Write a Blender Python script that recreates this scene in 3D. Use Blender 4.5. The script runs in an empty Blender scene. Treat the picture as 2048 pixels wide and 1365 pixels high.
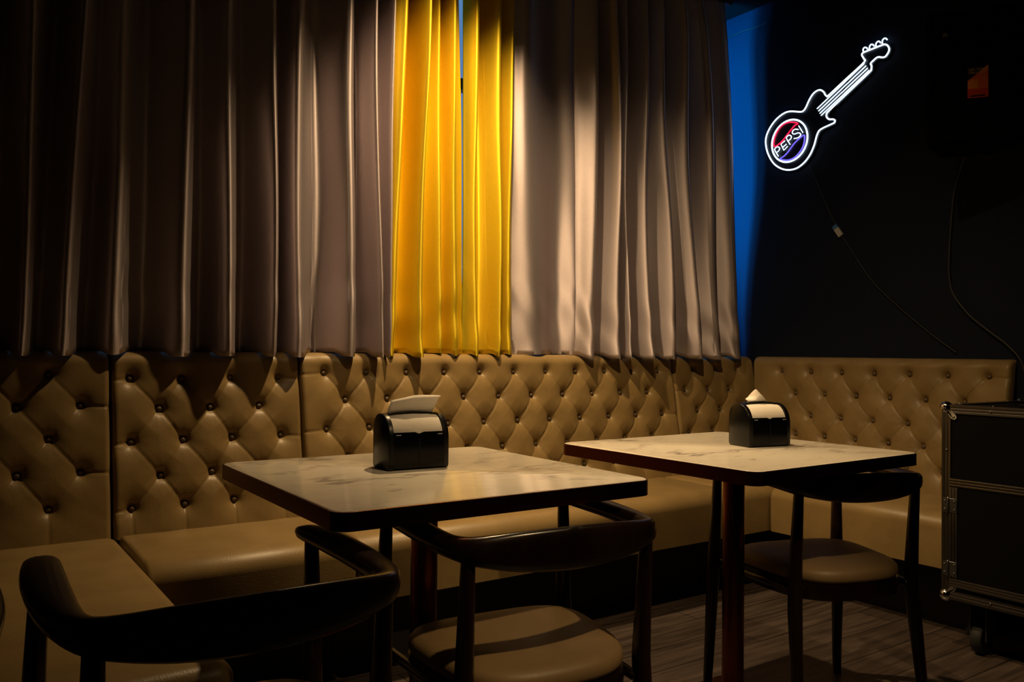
import bpy, bmesh, math, random
import numpy as np
from mathutils import Vector, Matrix

# ------------------------------------------------------------------ camera, world, lights, exposure
scene = bpy.context.scene
COL = scene.collection
YAW, PITCH, ROLL, EYE, FPX = .610, .0145, .010, 1.01, 1645.0
cam_data = bpy.data.cameras.new('camera')
cam_data.sensor_width = 36.0
cam_data.lens = FPX / 2048.0 * 36.0
cam_data.clip_start = .02
camera = bpy.data.objects.new('camera', cam_data)
COL.objects.link(camera)
_f = Vector((math.sin(YAW) * math.cos(PITCH), math.cos(YAW) * math.cos(PITCH), math.sin(PITCH)))
_r = Vector((math.cos(YAW), -math.sin(YAW), 0))
_u = _r.cross(_f)
_r2 = math.cos(ROLL) * _r + math.sin(ROLL) * _u
_u2 = -math.sin(ROLL) * _r + math.cos(ROLL) * _u
_m = Matrix((_r2, _u2, -_f)).transposed().to_4x4()
_m.translation = Vector((0, 0, EYE))
camera.matrix_world = _m
scene.camera = camera

world = bpy.data.worlds.new('dusk')
scene.world = world
world.use_nodes = True
_bg = world.node_tree.nodes['Background']
_bg.inputs[0].default_value = (.16, .38, .80, 1)      # dusk sky outside the window
_bg.inputs[1].default_value = .55

WARM = (1.0, .68, .34)


def spot(name, loc, target, power, size, blend, radius=.03, color=WARM):
    l = bpy.data.lights.new(name, 'SPOT')
    l.energy, l.color, l.spot_size, l.spot_blend, l.shadow_soft_size = power, color, math.radians(size), blend, radius
    o = bpy.data.objects.new(name, l)
    COL.objects.link(o)
    o.location = loc
    o.rotation_euler = (Vector(target) - Vector(loc)).to_track_quat('-Z', 'Y').to_euler()
    return o


# recessed ceiling downlights of the room
spot('downlight', (1.54, 2.30, 2.80), (1.74, 2.44, 0), 212, 97, 1.0)
spot('downlight', (1.15, 1.22, 2.80), (2.45, 2.20, .55), 112, 82, 1.0)
spot('downlight', (1.20, -.35, 2.80), (1.30, 1.20, .45), 110, 38, .7)
portal = bpy.data.lights.new('window_daylight', 'AREA')
portal.shape, portal.size, portal.size_y = 'RECTANGLE', 3.2, 1.8
portal.cycles.is_portal = True
po = bpy.data.objects.new('window_daylight', portal)
COL.objects.link(po)
po.location = (1.8, 3.16, 1.93)
po.rotation_euler = (math.radians(-90), 0, 0)
# blue area lamps added and staggered behind the curtain end to wash the right wall
for z_, h_ in ((1.77, .80), (2.51, .54)):
    for x_, y_, w_, p_ in ((2.70, 2.925, .05, 13), (2.85, 2.975, .05, 9), (3.00, 3.03, .06, 4.5)):
        wl = bpy.data.lights.new('added_corner_wash', 'AREA')
        wl.shape, wl.size, wl.size_y = 'RECTANGLE', h_, w_
        wl.energy, wl.color, wl.spread = p_ * h_, (.0, .33, 1.0), math.radians(110)
        wo = bpy.data.objects.new('added_corner_wash', wl)
        COL.objects.link(wo)
        wo.location = (x_, y_, z_)
        wo.rotation_euler = (0, math.radians(-90), 0)

vs = scene.view_settings
vs.view_transform, vs.look = 'Standard', 'None'
vs.exposure, vs.gamma = 0.0, 1.0
vs.use_curve_mapping = False


# ------------------------------------------------------------------ materials
def pset(b, **kw):
    for k, v in kw.items():
        k = k.replace('_', ' ')
        if k in b.inputs:
            b.inputs[k].default_value = v


def material(name, color, rough=.5, metallic=0.0, **kw):
    m = bpy.data.materials.new(name)
    m.use_nodes = True
    b = m.node_tree.nodes['Principled BSDF']
    b.inputs['Base Color'].default_value = (*color, 1)
    pset(b, Roughness=rough, Metallic=metallic, **kw)
    return m


def nodes_of(m):
    return m.node_tree.nodes, m.node_tree.links, m.node_tree.nodes['Principled BSDF']


def add_bump(m, scale, strength, dist=.001, stretch=(1, 1, 1), detail=3.0, noise='NOISE'):
    n, l, b = nodes_of(m)
    tc = n.new('ShaderNodeTexCoord')
    mp = n.new('ShaderNodeMapping')
    mp.inputs['Scale'].default_value = stretch
    if noise == 'VORONOI':
        t = n.new('ShaderNodeTexVoronoi')
        out = t.outputs['Distance']
    else:
        t = n.new('ShaderNodeTexNoise')
        t.inputs['Detail'].default_value = detail
        out = t.outputs[0]
    t.inputs['Scale'].default_value = scale
    bp = n.new('ShaderNodeBump')
    bp.inputs['Strength'].default_value = strength
    bp.inputs['Distance'].default_value = dist
    l.new(tc.outputs['Object'], mp.inputs['Vector'])
    l.new(mp.outputs[0], t.inputs['Vector'])
    l.new(out, bp.inputs['Height'])
    if b.inputs['Normal'].links:
        l.new(b.inputs['Normal'].links[0].from_socket, bp.inputs['Normal'])
    l.new(bp.outputs[0], b.inputs['Normal'])


def add_tone(m, c1, c2, scale, stretch=(1, 1, 1), lo=.35, hi=.65, detail=4.0):
    n, l, b = nodes_of(m)
    tc = n.new('ShaderNodeTexCoord')
    mp = n.new('ShaderNodeMapping')
    mp.inputs['Scale'].default_value = stretch
    t = n.new('ShaderNodeTexNoise')
    t.inputs['Scale'].default_value = scale
    t.inputs['Detail'].default_value = detail
    r = n.new('ShaderNodeValToRGB')
    r.color_ramp.elements[0].position, r.color_ramp.elements[1].position = lo, hi
    r.color_ramp.elements[0].color, r.color_ramp.elements[1].color = (*c1, 1), (*c2, 1)
    l.new(tc.outputs['Object'], mp.inputs['Vector'])
    l.new(mp.outputs[0], t.inputs['Vector'])
    l.new(t.outputs[0], r.inputs[0])
    l.new(r.outputs[0], b.inputs['Base Color'])


def emitter(name, color, strength):
    m = bpy.data.materials.new(name)
    m.use_nodes = True
    n, l, b = nodes_of(m)
    pset(b, Base_Color=(*[c * .5 for c in color], 1), Roughness=.4)
    b.inputs['Emission Color'].default_value = (*color, 1)
    b.inputs['Emission Strength'].default_value = strength
    return m


M_leather = material('tan_leather', (.225, .152, .060), .42, Specular_IOR_Level=.4)
add_tone(M_leather, (.205, .138, .054), (.245, .166, .066), 9)
add_bump(M_leather, 260, .16, .0012, noise='VORONOI')
add_bump(M_leather, 14, .08, .004, detail=2)
M_button = material('button_leather', (.085, .052, .024), .5)
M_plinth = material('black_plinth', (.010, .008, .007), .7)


def satin(name, color, tint, metal=.80, rough=.54):
    m = material(name, color, rough, metal, Specular_IOR_Level=.5, Anisotropic=.60, Anisotropic_Rotation=.25)
    add_tone(m, color, tint, 500, (1, 1, .15), .3, .7)
    add_bump(m, 9, .08, .010, (1, 1, .8), 4)
    add_bump(m, 1500, .10, .0005, (1, 1, .25), 1)
    n, l, b = nodes_of(m)
    tg = n.new('ShaderNodeTangent')
    tg.direction_type, tg.axis = 'RADIAL', 'Z'
    l.new(tg.outputs[0], b.inputs['Tangent'])
    return m


M_grey = satin('grey_satin', (.50, .44, .47), (.56, .49, .52))
M_yellow = satin('yellow_satin', (.78, .58, .022), (.84, .63, .028), .65, .55)
M_wood = material('dark_walnut', (.010, .0042, .0026), .28, Specular_IOR_Level=.5, Coat_Weight=.25, Coat_Roughness=.2)
add_tone(M_wood, (.006, .0024, .0016), (.014, .0055, .003), 22, (1, 1, .12))
M_seat = material('seat_leather', (.25, .165, .075), .5)
add_tone(M_seat, (.23, .150, .068), (.27, .178, .082), 12)
add_bump(M_seat, 240, .14, .001, noise='VORONOI')
M_copper = material('brushed_copper', (.20, .060, .026), .27, 1.0)
add_bump(M_copper, 900, .12, .0006, (1, 1, .05), 1)
M_board = material('tabletop_underside', (.015, .012, .010), .7)
M_black = material('black_plastic', (.0022, .0022, .0026), .32, Specular_IOR_Level=.3)
M_smoke = material('smoked_plastic', (.0015, .0015, .003), .12, Specular_IOR_Level=.35)
M_paper = material('white_napkin_paper', (.80, .74, .66), .9)
add_bump(M_paper, 60, .25, .002)
M_laminate = material('black_laminate', (.0025, .0025, .0025), .6, Specular_IOR_Level=.12)
M_alu = material('aluminium', (.20, .19, .175), .34, 1.0)
M_chrome = material('chrome', (.75, .75, .75), .12, 1.0)
M_rubber = material('black_rubber', (.01, .01, .01), .7)
M_wall = material('dark_paint', (.0045, .0078, .020), .75, Specular_IOR_Level=.2)
add_bump(M_wall, 120, .1, .001)
M_ceiling = material('black_ceiling_paint', (.006, .006, .006), .9, Specular_IOR_Level=.1)
M_frame = material('window_frame_paint', (.05, .05, .055), .5)
M_cable = material('black_cable', (.003, .003, .003), .55)
M_tag = material('pale_plastic', (.42, .42, .44), .4)
M_tag_blue = material('blue_plastic', (.05, .16, .42), .4)
M_cloth = material('speaker_cabinet', (.0015, .0015, .0015), .9, Specular_IOR_Level=.05)
M_acrylic = material('black_acrylic', (.004, .004, .006), .35, Specular_IOR_Level=.3)
M_white_neon = emitter('white_neon', (.62, .80, 1.0), 2.4)
M_red_neon = emitter('red_neon', (1.0, .012, .07), 1.3)
M_blue_neon = emitter('violet_neon', (.20, .15, 1.0), 1.0)
M_glass = material('window_glass', (1, 1, 1), .0, Transmission_Weight=1.0, IOR=1.02)

# marble with grey-brown veins
M_marble = material('white_marble', (.80, .74, .63), .12, Specular_IOR_Level=.5)
n, l, b = nodes_of(M_marble)
tc = n.new('ShaderNodeTexCoord')
mp = n.new('ShaderNodeMapping')
mp.inputs['Rotation'].default_value = (0, 0, math.radians(28))
mp.inputs['Scale'].default_value = (1, 2.3, 1)
l.new(tc.outputs['Object'], mp.inputs[0])


def vein(scale, width, seed, distortion):
    t = n.new('ShaderNodeTexNoise')
    t.noise_dimensions = '4D'
    t.inputs['W'].default_value = seed
    t.inputs['Scale'].default_value = scale
    t.inputs['Detail'].default_value = 7
    t.inputs['Roughness'].default_value = .55
    t.inputs['Distortion'].default_value = distortion
    l.new(mp.outputs[0], t.inputs['Vector'])
    s = n.new('ShaderNodeMath'); s.operation = 'SUBTRACT'; s.inputs[1].default_value = .5
    a = n.new('ShaderNodeMath'); a.operation = 'ABSOLUTE'
    r = n.new('ShaderNodeMapRange')
    r.inputs['From Min'].default_value, r.inputs['From Max'].default_value = 0, width
    r.inputs['To Min'].default_value, r.inputs['To Max'].default_value = 1, 0
    l.new(t.outputs[0], s.inputs[0]); l.new(s.outputs[0], a.inputs[0]); l.new(a.outputs[0], r.inputs[0])
    return r.outputs[0]


def mul(a, b_):
    k = n.new('ShaderNodeMath'); k.operation = 'MULTIPLY'
    l.new(a, k.inputs[0])
    if isinstance(b_, float):
        k.inputs[1].default_value = b_
    else:
        l.new(b_, k.inputs[1])
    return k.outputs[0]


mask = n.new('ShaderNodeTexNoise')
mask.inputs['Scale'].default_value = 2.6
mask.inputs['Detail'].default_value = 2
l.new(tc.outputs['Object'], mask.inputs['Vector'])
mr = n.new('ShaderNodeMapRange')
mr.inputs['From Min'].default_value, mr.inputs['From Max'].default_value = .44, .62
l.new(mask.outputs[0], mr.inputs[0])
v1 = mul(mul(vein(1.5, .022, 3.1, .6), mr.outputs[0]), .85)
v2 = mul(vein(1.1, .10, 3.1, .6), .13)
v3 = mul(vein(2.4, .014, 8.4, .6), .12)
ad = n.new('ShaderNodeMath'); ad.operation = 'ADD'
l.new(v1, ad.inputs[0]); l.new(v2, ad.inputs[1])
ad2 = n.new('ShaderNodeMath'); ad2.operation = 'ADD'; ad2.use_clamp = True
l.new(ad.outputs[0], ad2.inputs[0]); l.new(v3, ad2.inputs[1])
mx = n.new('ShaderNodeMix'); mx.data_type = 'RGBA'
mx.inputs['A'].default_value = (.80, .74, .63, 1)
mx.inputs['B'].default_value = (.22, .185, .165, 1)
l.new(ad2.outputs[0], mx.inputs[0])
l.new(mx.outputs[2], b.inputs['Base Color'])

# plank floor
M_floor = material('plank_floor', (.14, .10, .08), .42)
n, l, b = nodes_of(M_floor)
tc = n.new('ShaderNodeTexCoord')
br = n.new('ShaderNodeTexBrick')
br.inputs['Scale'].default_value = 1.0
br.inputs['Brick Width'].default_value = 1.2
br.inputs['Row Height'].default_value = .145
br.inputs['Mortar Size'].default_value = .0025
br.inputs['Color1'].default_value = (.066, .048, .039, 1)
br.inputs['Color2'].default_value = (.047, .034, .027, 1)
br.inputs['Mortar'].default_value = (.012, .009, .007, 1)
l.new(tc.outputs['Object'], br.inputs['Vector'])
mp = n.new('ShaderNodeMapping'); mp.inputs['Scale'].default_value = (1.2, 14, 1)
t = n.new('ShaderNodeTexNoise'); t.inputs['Scale'].default_value = 3; t.inputs['Detail'].default_value = 6
l.new(tc.outputs['Object'], mp.inputs[0]); l.new(mp.outputs[0], t.inputs['Vector'])
mr = n.new('ShaderNodeMapRange')
mr.inputs['From Min'].default_value, mr.inputs['From Max'].default_value = .3, .7
mr.inputs['To Min'].default_value, mr.inputs['To Max'].default_value = .45, 1.5
l.new(t.outputs[0], mr.inputs[0])
mx = n.new('ShaderNodeMix'); mx.data_type = 'RGBA'; mx.blend_type = 'MULTIPLY'; mx.inputs[0].default_value = 1
l.new(br.outputs[0], mx.inputs['A']); l.new(mr.outputs[0], mx.inputs['B'])
l.new(mx.outputs[2], b.inputs['Base Color'])


# ------------------------------------------------------------------ mesh helpers
def obj(name, bm, mats, parent=None, smooth=True, angle=40):
    me = bpy.data.meshes.new(name)
    bmesh.ops.recalc_face_normals(bm, faces=bm.faces[:])
    bm.to_mesh(me)
    bm.free()
    return link(name, me, mats, parent, smooth, angle)


def link(name, me, mats, parent=None, smooth=True, angle=40):
    for m in (mats if isinstance(mats, (list, tuple)) else [mats]):
        me.materials.append(m)
    if smooth:
        me.polygons.foreach_set('use_smooth', [True] * len(me.polygons))
        if angle < 180:
            me.set_sharp_from_angle(angle=math.radians(angle))
    o = bpy.data.objects.new(name, me)
    COL.objects.link(o)
    if parent:
        o.parent = parent
    return o


def tag(o, label=None, cat=None, group=None, kind=None):
    if label: o['label'] = label
    if cat: o['category'] = cat
    if group: o['group'] = group
    if kind: o['kind'] = kind
    return o


def thing(name, label, cat, loc=(0, 0, 0), rotz=0.0, group=None):
    o = bpy.data.objects.new(name, None)
    o.empty_display_size = .05
    COL.objects.link(o)
    o.location = loc
    o.rotation_euler = (0, 0, rotz)
    return tag(o, label, cat, group)


def structure(name, bm, mats, parent=None, **k):
    o = obj(name, bm, mats, parent, **k)
    if parent is None:
        o['kind'] = 'structure'
    return o


def box(x0, x1, y0, y1, z0, z1, bevel=0.0, seg=3, bm=None):
    b = bm or bmesh.new()
    r = bmesh.ops.create_cube(b, size=1.0)
    vs_ = r['verts']
    for v in vs_:
        v.co = Vector(((x0 + x1) / 2 + v.co.x * (x1 - x0), (y0 + y1) / 2 + v.co.y * (y1 - y0), (z0 + z1) / 2 + v.co.z * (z1 - z0)))
    if bevel:
        es = list({e for v in vs_ for e in v.link_edges})
        bmesh.ops.bevel(b, geom=es, offset=bevel, segments=seg, profile=.5, affect='EDGES')
    return b


def loft(rings, bm=None, closed_ring=True, caps=True, closed_path=False):
    """rings: list of lists of points, all the same length."""
    b = bm or bmesh.new()
    V = [[b.verts.new(p) for p in r] for r in rings]
    n_ = len(rings[0])
    m_ = len(V)
    for i in range(m_ if closed_path else m_ - 1):
        A, B = V[i], V[(i + 1) % m_]
        for j in range(n_ if closed_ring else n_ - 1):
            k = (j + 1) % n_
            b.faces.new((A[j], A[k], B[k], B[j]))
    if caps and closed_ring and not closed_path:
        b.faces.new(V[0][::-1])
        b.faces.new(V[-1])
    return b


def catmull(pts, sub, closed=False):
    P = [Vector(p) for p in pts]
    out = []
    n_ = len(P)
    for i in range(n_ if closed else n_ - 1):
        p1, p2 = P[i], P[(i + 1) % n_]
        p0 = P[i - 1] if (closed or i > 0) else p1 * 2 - p2
        p3 = P[(i + 2) % n_] if (closed or i + 2 < n_) else p2 * 2 - p1
        for k in range(sub):
            t = k / sub
            out.append(.5 * ((2 * p1) + (p2 - p0) * t + (2 * p0 - 5 * p1 + 4 * p2 - p3) * t * t + (3 * p1 - p0 - 3 * p2 + p3) * t ** 3))
    if not closed:
        out.append(P[-1])
    return out


def tube(pts, r, closed=False, n_=8, bm=None, up=None, round_ends=True):
    P = [Vector(p) for p in pts]
    R = list(r) if isinstance(r, (list, tuple)) else [r] * len(P)
    if round_ends and not closed:
        d0, d1 = (P[0] - P[1]).normalized(), (P[-1] - P[-2]).normalized()
        r0, r1 = R[0], R[-1]
        P = [P[0] + d0 * r0, P[0] + d0 * r0 * .7] + P + [P[-1] + d1 * r1 * .7, P[-1] + d1 * r1]
        R = [r0 * .15, r0 * .7] + R + [r1 * .7, r1 * .15]
    rings = []
    m_ = len(P)
    prev = Vector(up) if up else None
    for i in range(m_):
        a = P[i - 1] if (closed or i > 0) else P[i]
        c = P[(i + 1) % m_] if (closed or i + 1 < m_) else P[i]
        d = (c - a).normalized()
        if prev is None:
            prev = Vector((0, 0, 1)) if abs(d.z) < .9 else Vector((1, 0, 0))
        s = d.cross(prev)
        if s.length < 1e-6:
            s = d.cross(Vector((1, 0, 0)))
        s.normalize()
        q = s.cross(d).normalized()
        if not up:
            prev = q
        rings.append([P[i] + (math.cos(t) * s + math.sin(t) * q) * R[i] for t in [2 * math.pi * k / n_ for k in range(n_)]])
    return loft(rings, bm, closed_path=closed)


def lathe(profile, n_=24, bm=None, centre=(0, 0, 0)):
    c = Vector(centre)
    rings = [[c + Vector((r * math.cos(2 * math.pi * k / n_), r * math.sin(2 * math.pi * k / n_), z)) for k in range(n_)] for r, z in profile]
    return loft(rings, bm)


def prism(poly, axis, a, b_, bm=None):
    """extrude a 2-D polygon along an axis; poly coordinates are the two other axes in order."""
    def P(u, v, w):
        return {'x': (w, u, v), 'y': (u, w, v), 'z': (u, v, w)}[axis]
    return loft([[P(u, v, a) for u, v in poly], [P(u, v, b_) for u, v in poly]], bm)


def rounded_rect(x0, x1, y0, y1, r, k=6):
    pts = []
    for cx, cy, a0 in ((x1 - r, y1 - r, 0), (x0 + r, y1 - r, 90), (x0 + r, y0 + r, 180), (x1 - r, y0 + r, 270)):
        for i in range(k + 1):
            a = math.radians(a0 + 90 * i / k)
            pts.append((cx + r * math.cos(a), cy + r * math.sin(a)))
    return pts


def grid_mesh(name, X, Y, Z):
    """numpy grids (rows, cols) -> mesh"""
    h, w = X.shape
    me = bpy.data.meshes.new(name)
    co = np.stack([X, Y, Z], -1).reshape(-1, 3)
    idx = np.arange(h * w).reshape(h, w)
    f = np.stack([idx[:-1, :-1], idx[:-1, 1:], idx[1:, 1:], idx[1:, :-1]], -1).reshape(-1, 4)
    me.from_pydata(co.tolist(), [], f.tolist())
    return me


def copy_tree(o, parent=None):
    c = o.copy()
    COL.objects.link(c)
    if parent is not None:
        c.parent = parent
    for ch in list(o.children):
        copy_tree(ch, c)
    return c


# ------------------------------------------------------------------ the room
XW, YW, ZC = 3.50, 3.06, 2.835          # right wall, window wall, ceiling
structure('floor', box(-2.6, XW + .2, -2.6, 3.4, -.1, 0), M_floor)
structure('ceiling', box(-2.6, XW + .2, -2.6, 3.4, ZC, ZC + .1), M_ceiling)
structure('wall_right', box(XW, XW + .15, -2.6, 3.4, 0, ZC), M_wall)
structure('wall_left', box(-2.6, -2.45, -2.6, 3.4, 0, ZC), M_wall)
structure('wall_front', box(-2.45, XW, -2.6, -2.45, 0, ZC), M_wall)
bm = bmesh.new()
box(-2.45, XW, 2.845, YW, 0, .985, bm=bm)
box(-2.45, XW, 2.905, YW, .985, 1.14, bm=bm)
box(-2.45, XW, YW, 3.20, 0, 1.13, bm=bm)                 # parapet behind the bench
box(-2.45, .15, YW, 3.20, 1.13, ZC, bm=bm)
box(3.44, XW, YW, 3.20, 1.13, ZC, bm=bm)
box(.15, 3.44, YW, 3.20, 2.78, ZC, bm=bm)
structure('wall_back', bm, M_ceiling, smooth=False)
bm = bmesh.new()
W0, W1, Z0, Z1 = .15, 3.44, 1.13, 2.78
for x in (W0, 1.22, 2.33, W1 - .05):
    box(x, x + .05, 3.09, 3.14, Z0, Z1, bm=bm)
for z in (Z0, 2.17, Z1 - .05):
    box(W0, W1, 3.092, 3.138, z, z + .05, bm=bm)
win = structure('window_1', bm, M_frame, smooth=False)
obj('glass_pane', box(W0 + .01, W1 - .01, 3.112, 3.118, Z0 + .01, Z1 - .01), M_glass, win, smooth=False)

# ------------------------------------------------------------------ tufted banquette
BTN = None


def button_mesh():
    bm = bmesh.new()
    prof = [(.0005, .0075), (.004, .0070), (.0075, .0052), (.0098, .0018), (.0100, -.004), (.006, -.008), (.0005, -.009)]
    lathe(prof, 14, bm)
    me = bpy.data.meshes.new('button')
    bmesh.ops.recalc_face_normals(bm, faces=bm.faces[:])
    bm.to_mesh(me); bm.free()
    me.materials.append(M_button)
    me.polygons.foreach_set('use_smooth', [True] * len(me.polygons))
    return me


BTN = button_mesh()
DEPTH = .032


def tufted(parent, s0, s1, z0, z1, rows, frame, thick=.066, seed=0):
    """diamond tufted back panel: s runs along the wall, rows = [(z, [s...])...] of buttons, top row first.
    frame(s, d, z) -> world point, d = distance out of the front plane."""
    step = .0042
    R, RS = .040, .016
    ss = np.unique(np.concatenate([np.linspace(s0, s0 + RS, 6), np.arange(s0 + RS, s1 - RS, step), np.linspace(s1 - RS, s1, 6)]))
    tf = np.arange(z0, z1 - R, step)
    S, T = np.meshgrid(ss, np.concatenate([tf, z1 - R + np.linspace(0, 1, 12) * (R * math.pi / 2), z1 - R + R * math.pi / 2 + np.linspace(.012, thick - R, 5)]))
    arc = np.clip((T - (z1 - R)) / R, 0, math.pi / 2)
    back = np.clip(T - (z1 - R) - R * math.pi / 2, 0, 9)
    Z = np.where(T < z1 - R, T, z1 - R + R * np.sin(arc))
    D = -R * (1 - np.cos(arc)) - back
    B = [(s, z) for z, r in rows for s in r]
    # creases between neighbouring buttons of successive rows
    seg = []
    for i in range(len(rows) - 1):
        za, ra = rows[i]
        zb, rb = rows[i + 1]
        for a in ra:
            for c in rb:
                if abs(a - c) < .115:
                    seg.append((a, za, c, zb))
    for z, r in rows:
        for s in (min(r), max(r)):
            e = s0 if s - s0 < s1 - s else s1
            if abs(e - s) < .105:
                seg.append((s, z, e, z - .004))
    zb, rb = rows[-1]
    for s in rb:
        seg.append((s, zb, s, z0))
    zt, rt = rows[0]
    rnd = random.Random(seed)
    H = np.zeros_like(S)
    dim = np.zeros_like(S)
    for s, z in B:
        dz = (T - z)
        r = np.sqrt((S - s) ** 2 + (dz * np.where(dz > 0, .82, 1.0)) ** 2)
        k = .9 + .2 * rnd.random()
        dim = np.maximum(dim, k * (.66 * np.exp(-(r / .030) ** 1.25) + .34 * np.exp(-(r / .013) ** 2)))
    H -= DEPTH * dim
    cre = np.zeros_like(S)
    for (a, za, c, zc) in seg:
        L2 = (c - a) ** 2 + (zc - za) ** 2
        t = np.clip(((S - a) * (c - a) + (T - za) * (zc - za)) / L2, 0, 1)
        d = np.sqrt((S - a - t * (c - a)) ** 2 + (T - za - t * (zc - za)) ** 2)
        k = .65 + .7 * rnd.random()
        cre = np.maximum(cre, k * (.0028 * np.exp(-(d / .0038) ** 1.5) + .0036 * np.exp(-(d / .030) ** 1.5)))
    H -= cre
    # soft wrinkles pulled towards the side edges
    H += .0004 * np.sin(S * 61 + 2.2 * np.sin(T * 23 + seed)) * np.sin(T * 47 + seed)
    side = np.minimum(S - s0, s1 - S)
    H -= RS * (1 - np.sqrt(np.clip(1 - (1 - np.clip(side / RS, 0, 1)) ** 2, 0, 1)))
    D = D + H * np.cos(arc)
    Z = Z + H * np.sin(arc) * .8
    # skirt back at both ends
    P = [frame(S, D, Z)]
    X, Y, Zz = P[0]

    def edge(col):
        x, y, z = frame(S[:, col], np.minimum(D[:, col], -thick * .98), Z[:, col])
        return x[:, None], y[:, None], z[:, None]
    l_, r_ = edge(0), edge(-1)
    X = np.concatenate([l_[0], X, r_[0]], 1); Y = np.concatenate([l_[1], Y, r_[1]], 1); Zz = np.concatenate([l_[2], Zz, r_[2]], 1)
    back_ = link('backrest', grid_mesh('backrest', X, Y, Zz), M_leather, parent, True, 180)
    x0, y0, _ = frame(0, 0, 0)
    x1, y1, _ = frame(0, 1, 0)
    out = Vector((x1 - x0, y1 - y0, 0)).normalized()
    q = out.to_track_quat('Z', 'Y')
    for s, z in B:
        o = bpy.data.objects.new('button', BTN)
        COL.objects.link(o)
        o.parent = back_
        o.location = frame(s, -DEPTH * .93 + .0022, z)
        o.rotation_euler = q.to_euler()
    return back_


YB, XR, ZS = 2.73, 3.395, .45
LEAN = .17                                        # the backs lean away towards their top
back_frame = lambda s, d, z: (s, YB - d + (z - .73) * LEAN, z)
right_frame = lambda s, d, z: (XR - d + (z - .73) * LEAN, s + (z - .73) * LEAN * (s - 1.519) / 1.2, z)
BENCH = 'tan leather banquette modules along the walls'


def seat_profile(front, back, zb=.255, r=.055):
    pts = [(front, zb), (front, ZS - r)]
    for i in range(1, 8):
        a = math.pi / 2 * i / 8
        pts.append((front + r * 1.15 * (1 - math.cos(a)), ZS - r + r * math.sin(a)))
    pts += [(front + r * 1.15, ZS), (front + .25, ZS + .004), (back, ZS), (back, zb)]
    return pts


def seat_along_x(parent, x0, x1, front=2.28, back=2.70):
    bm = bmesh.new()
    pr = seat_profile(front, back)
    e = .012
    cy, cz = (front + back) / 2, .35

    def ring(x, k):
        return [(x, cy + (y - cy) * (1 - k / .22), cz + (z - cz) * (1 - k / .10)) for y, z in pr]
    loft([ring(x0, e), ring(x0 + .004, e * .35), ring(x0 + e, 0), ring(x1 - e, 0), ring(x1 - .004, e * .35), ring(x1, e)], bm)
    return obj('seat_cushion', bm, M_leather, parent, angle=50)


def seat_along_y(parent, y0, y1, front=2.95, back=3.365):
    bm = bmesh.new()
    pr = seat_profile(front, back)
    e = .012
    cx, cz = (front + back) / 2, .35

    def ring(y, k):
        return [(cx + (x - cx) * (1 - k / .22), y, cz + (z - cz) * (1 - k / .10)) for x, z in pr]
    loft([ring(y0, e), ring(y0 + .004, e * .35), ring(y0 + e, 0), ring(y1 - e, 0), ring(y1 - .004, e * .35), ring(y1, e)], bm)
    return obj('seat_cushion', bm, M_leather, parent, angle=50)


def rows(z_list, odd, even):
    return [(z, odd if i % 2 == 0 else even) for i, z in enumerate(z_list)]


ZT = 1.004
# left wing module
m = thing('banquette_module', 'tan tufted banquette wing jutting forward at the far left, seat running towards the viewer', 'bench', (.17, 2.3, 0), 0, BENCH)


def local(parent_loc):
    return lambda f: (lambda s, d, z: tuple(c - k for c, k in zip(f(s, d, z), parent_loc)))


def place(m):
    """children are built in world coordinates; keep them there under the moved empty"""
    inv = Matrix.Translation(Vector(m.location)).inverted()
    for ch in m.children:
        ch.matrix_parent_inverse = inv


tufted(m, -.12, .434, .44, ZT, rows([.933, .838, .742, .642, .542], [-.06, .107, .272], [.026, .192, .356]), back_frame, seed=1)
obj('seat_cushion', box(-.12, .450, 1.485, 2.70, .255, .452, .032, 5), M_leather, m)
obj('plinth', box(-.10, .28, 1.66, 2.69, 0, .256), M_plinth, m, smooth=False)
place(m)
m = thing('banquette_module', 'tan tufted banquette module with a short seat left of the front marble table', 'bench', (.745, 2.5, 0), 0, BENCH)
tufted(m, .442, 1.034, .44, ZT, rows([.917, .822, .722, .617, .523], [.494, .648, .802, .965], [.578, .734, .895]), back_frame, seed=2)
seat_along_x(m, .456, 1.040)
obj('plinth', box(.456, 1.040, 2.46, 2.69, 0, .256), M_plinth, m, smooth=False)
place(m)
m = thing('banquette_module', 'longest tan tufted banquette module, against the back wall below the yellow curtains', 'bench', (1.95, 2.5, 0), 0, BENCH)
odd = [1.13 + .1655 * k for k in range(11)]
tufted(m, 1.041, 2.868, .44, ZT, rows([.931, .834, .733, .634, .535], odd, [1.208 + .1662 * k for k in range(10)]), back_frame, seed=3)
seat_along_x(m, 1.044, 2.726)
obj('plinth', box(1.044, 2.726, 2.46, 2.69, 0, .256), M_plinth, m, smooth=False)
place(m)
m = thing('banquette_module', 'narrow tan tufted corner module where the two walls meet', 'bench', (3.06, 2.5, 0), 0, BENCH)
tufted(m, 2.874, 3.462, .44, ZT, rows([.940, .840, .740, .640, .540], [3.025, 3.187, 3.345], [2.953, 3.115, 3.272]), back_frame, seed=4)
seat_along_x(m, 2.730, 3.392)
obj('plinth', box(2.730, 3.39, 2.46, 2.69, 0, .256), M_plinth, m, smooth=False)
place(m)
m = thing('banquette_module', 'tan tufted banquette module along the right wall below the glowing sign', 'bench', (3.2, 2.0, 0), 0, BENCH)
tufted(m, 1.519, 2.716, .44, ZT, rows([.932, .827, .722, .632, .535], [1.603 + .1595 * k for k in range(7)], [1.69 + .159 * k for k in range(6)]), right_frame, thick=.050, seed=5)
seat_along_y(m, 1.500, 2.274)
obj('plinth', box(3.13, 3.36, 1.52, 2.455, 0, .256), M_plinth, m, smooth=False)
place(m)


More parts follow.
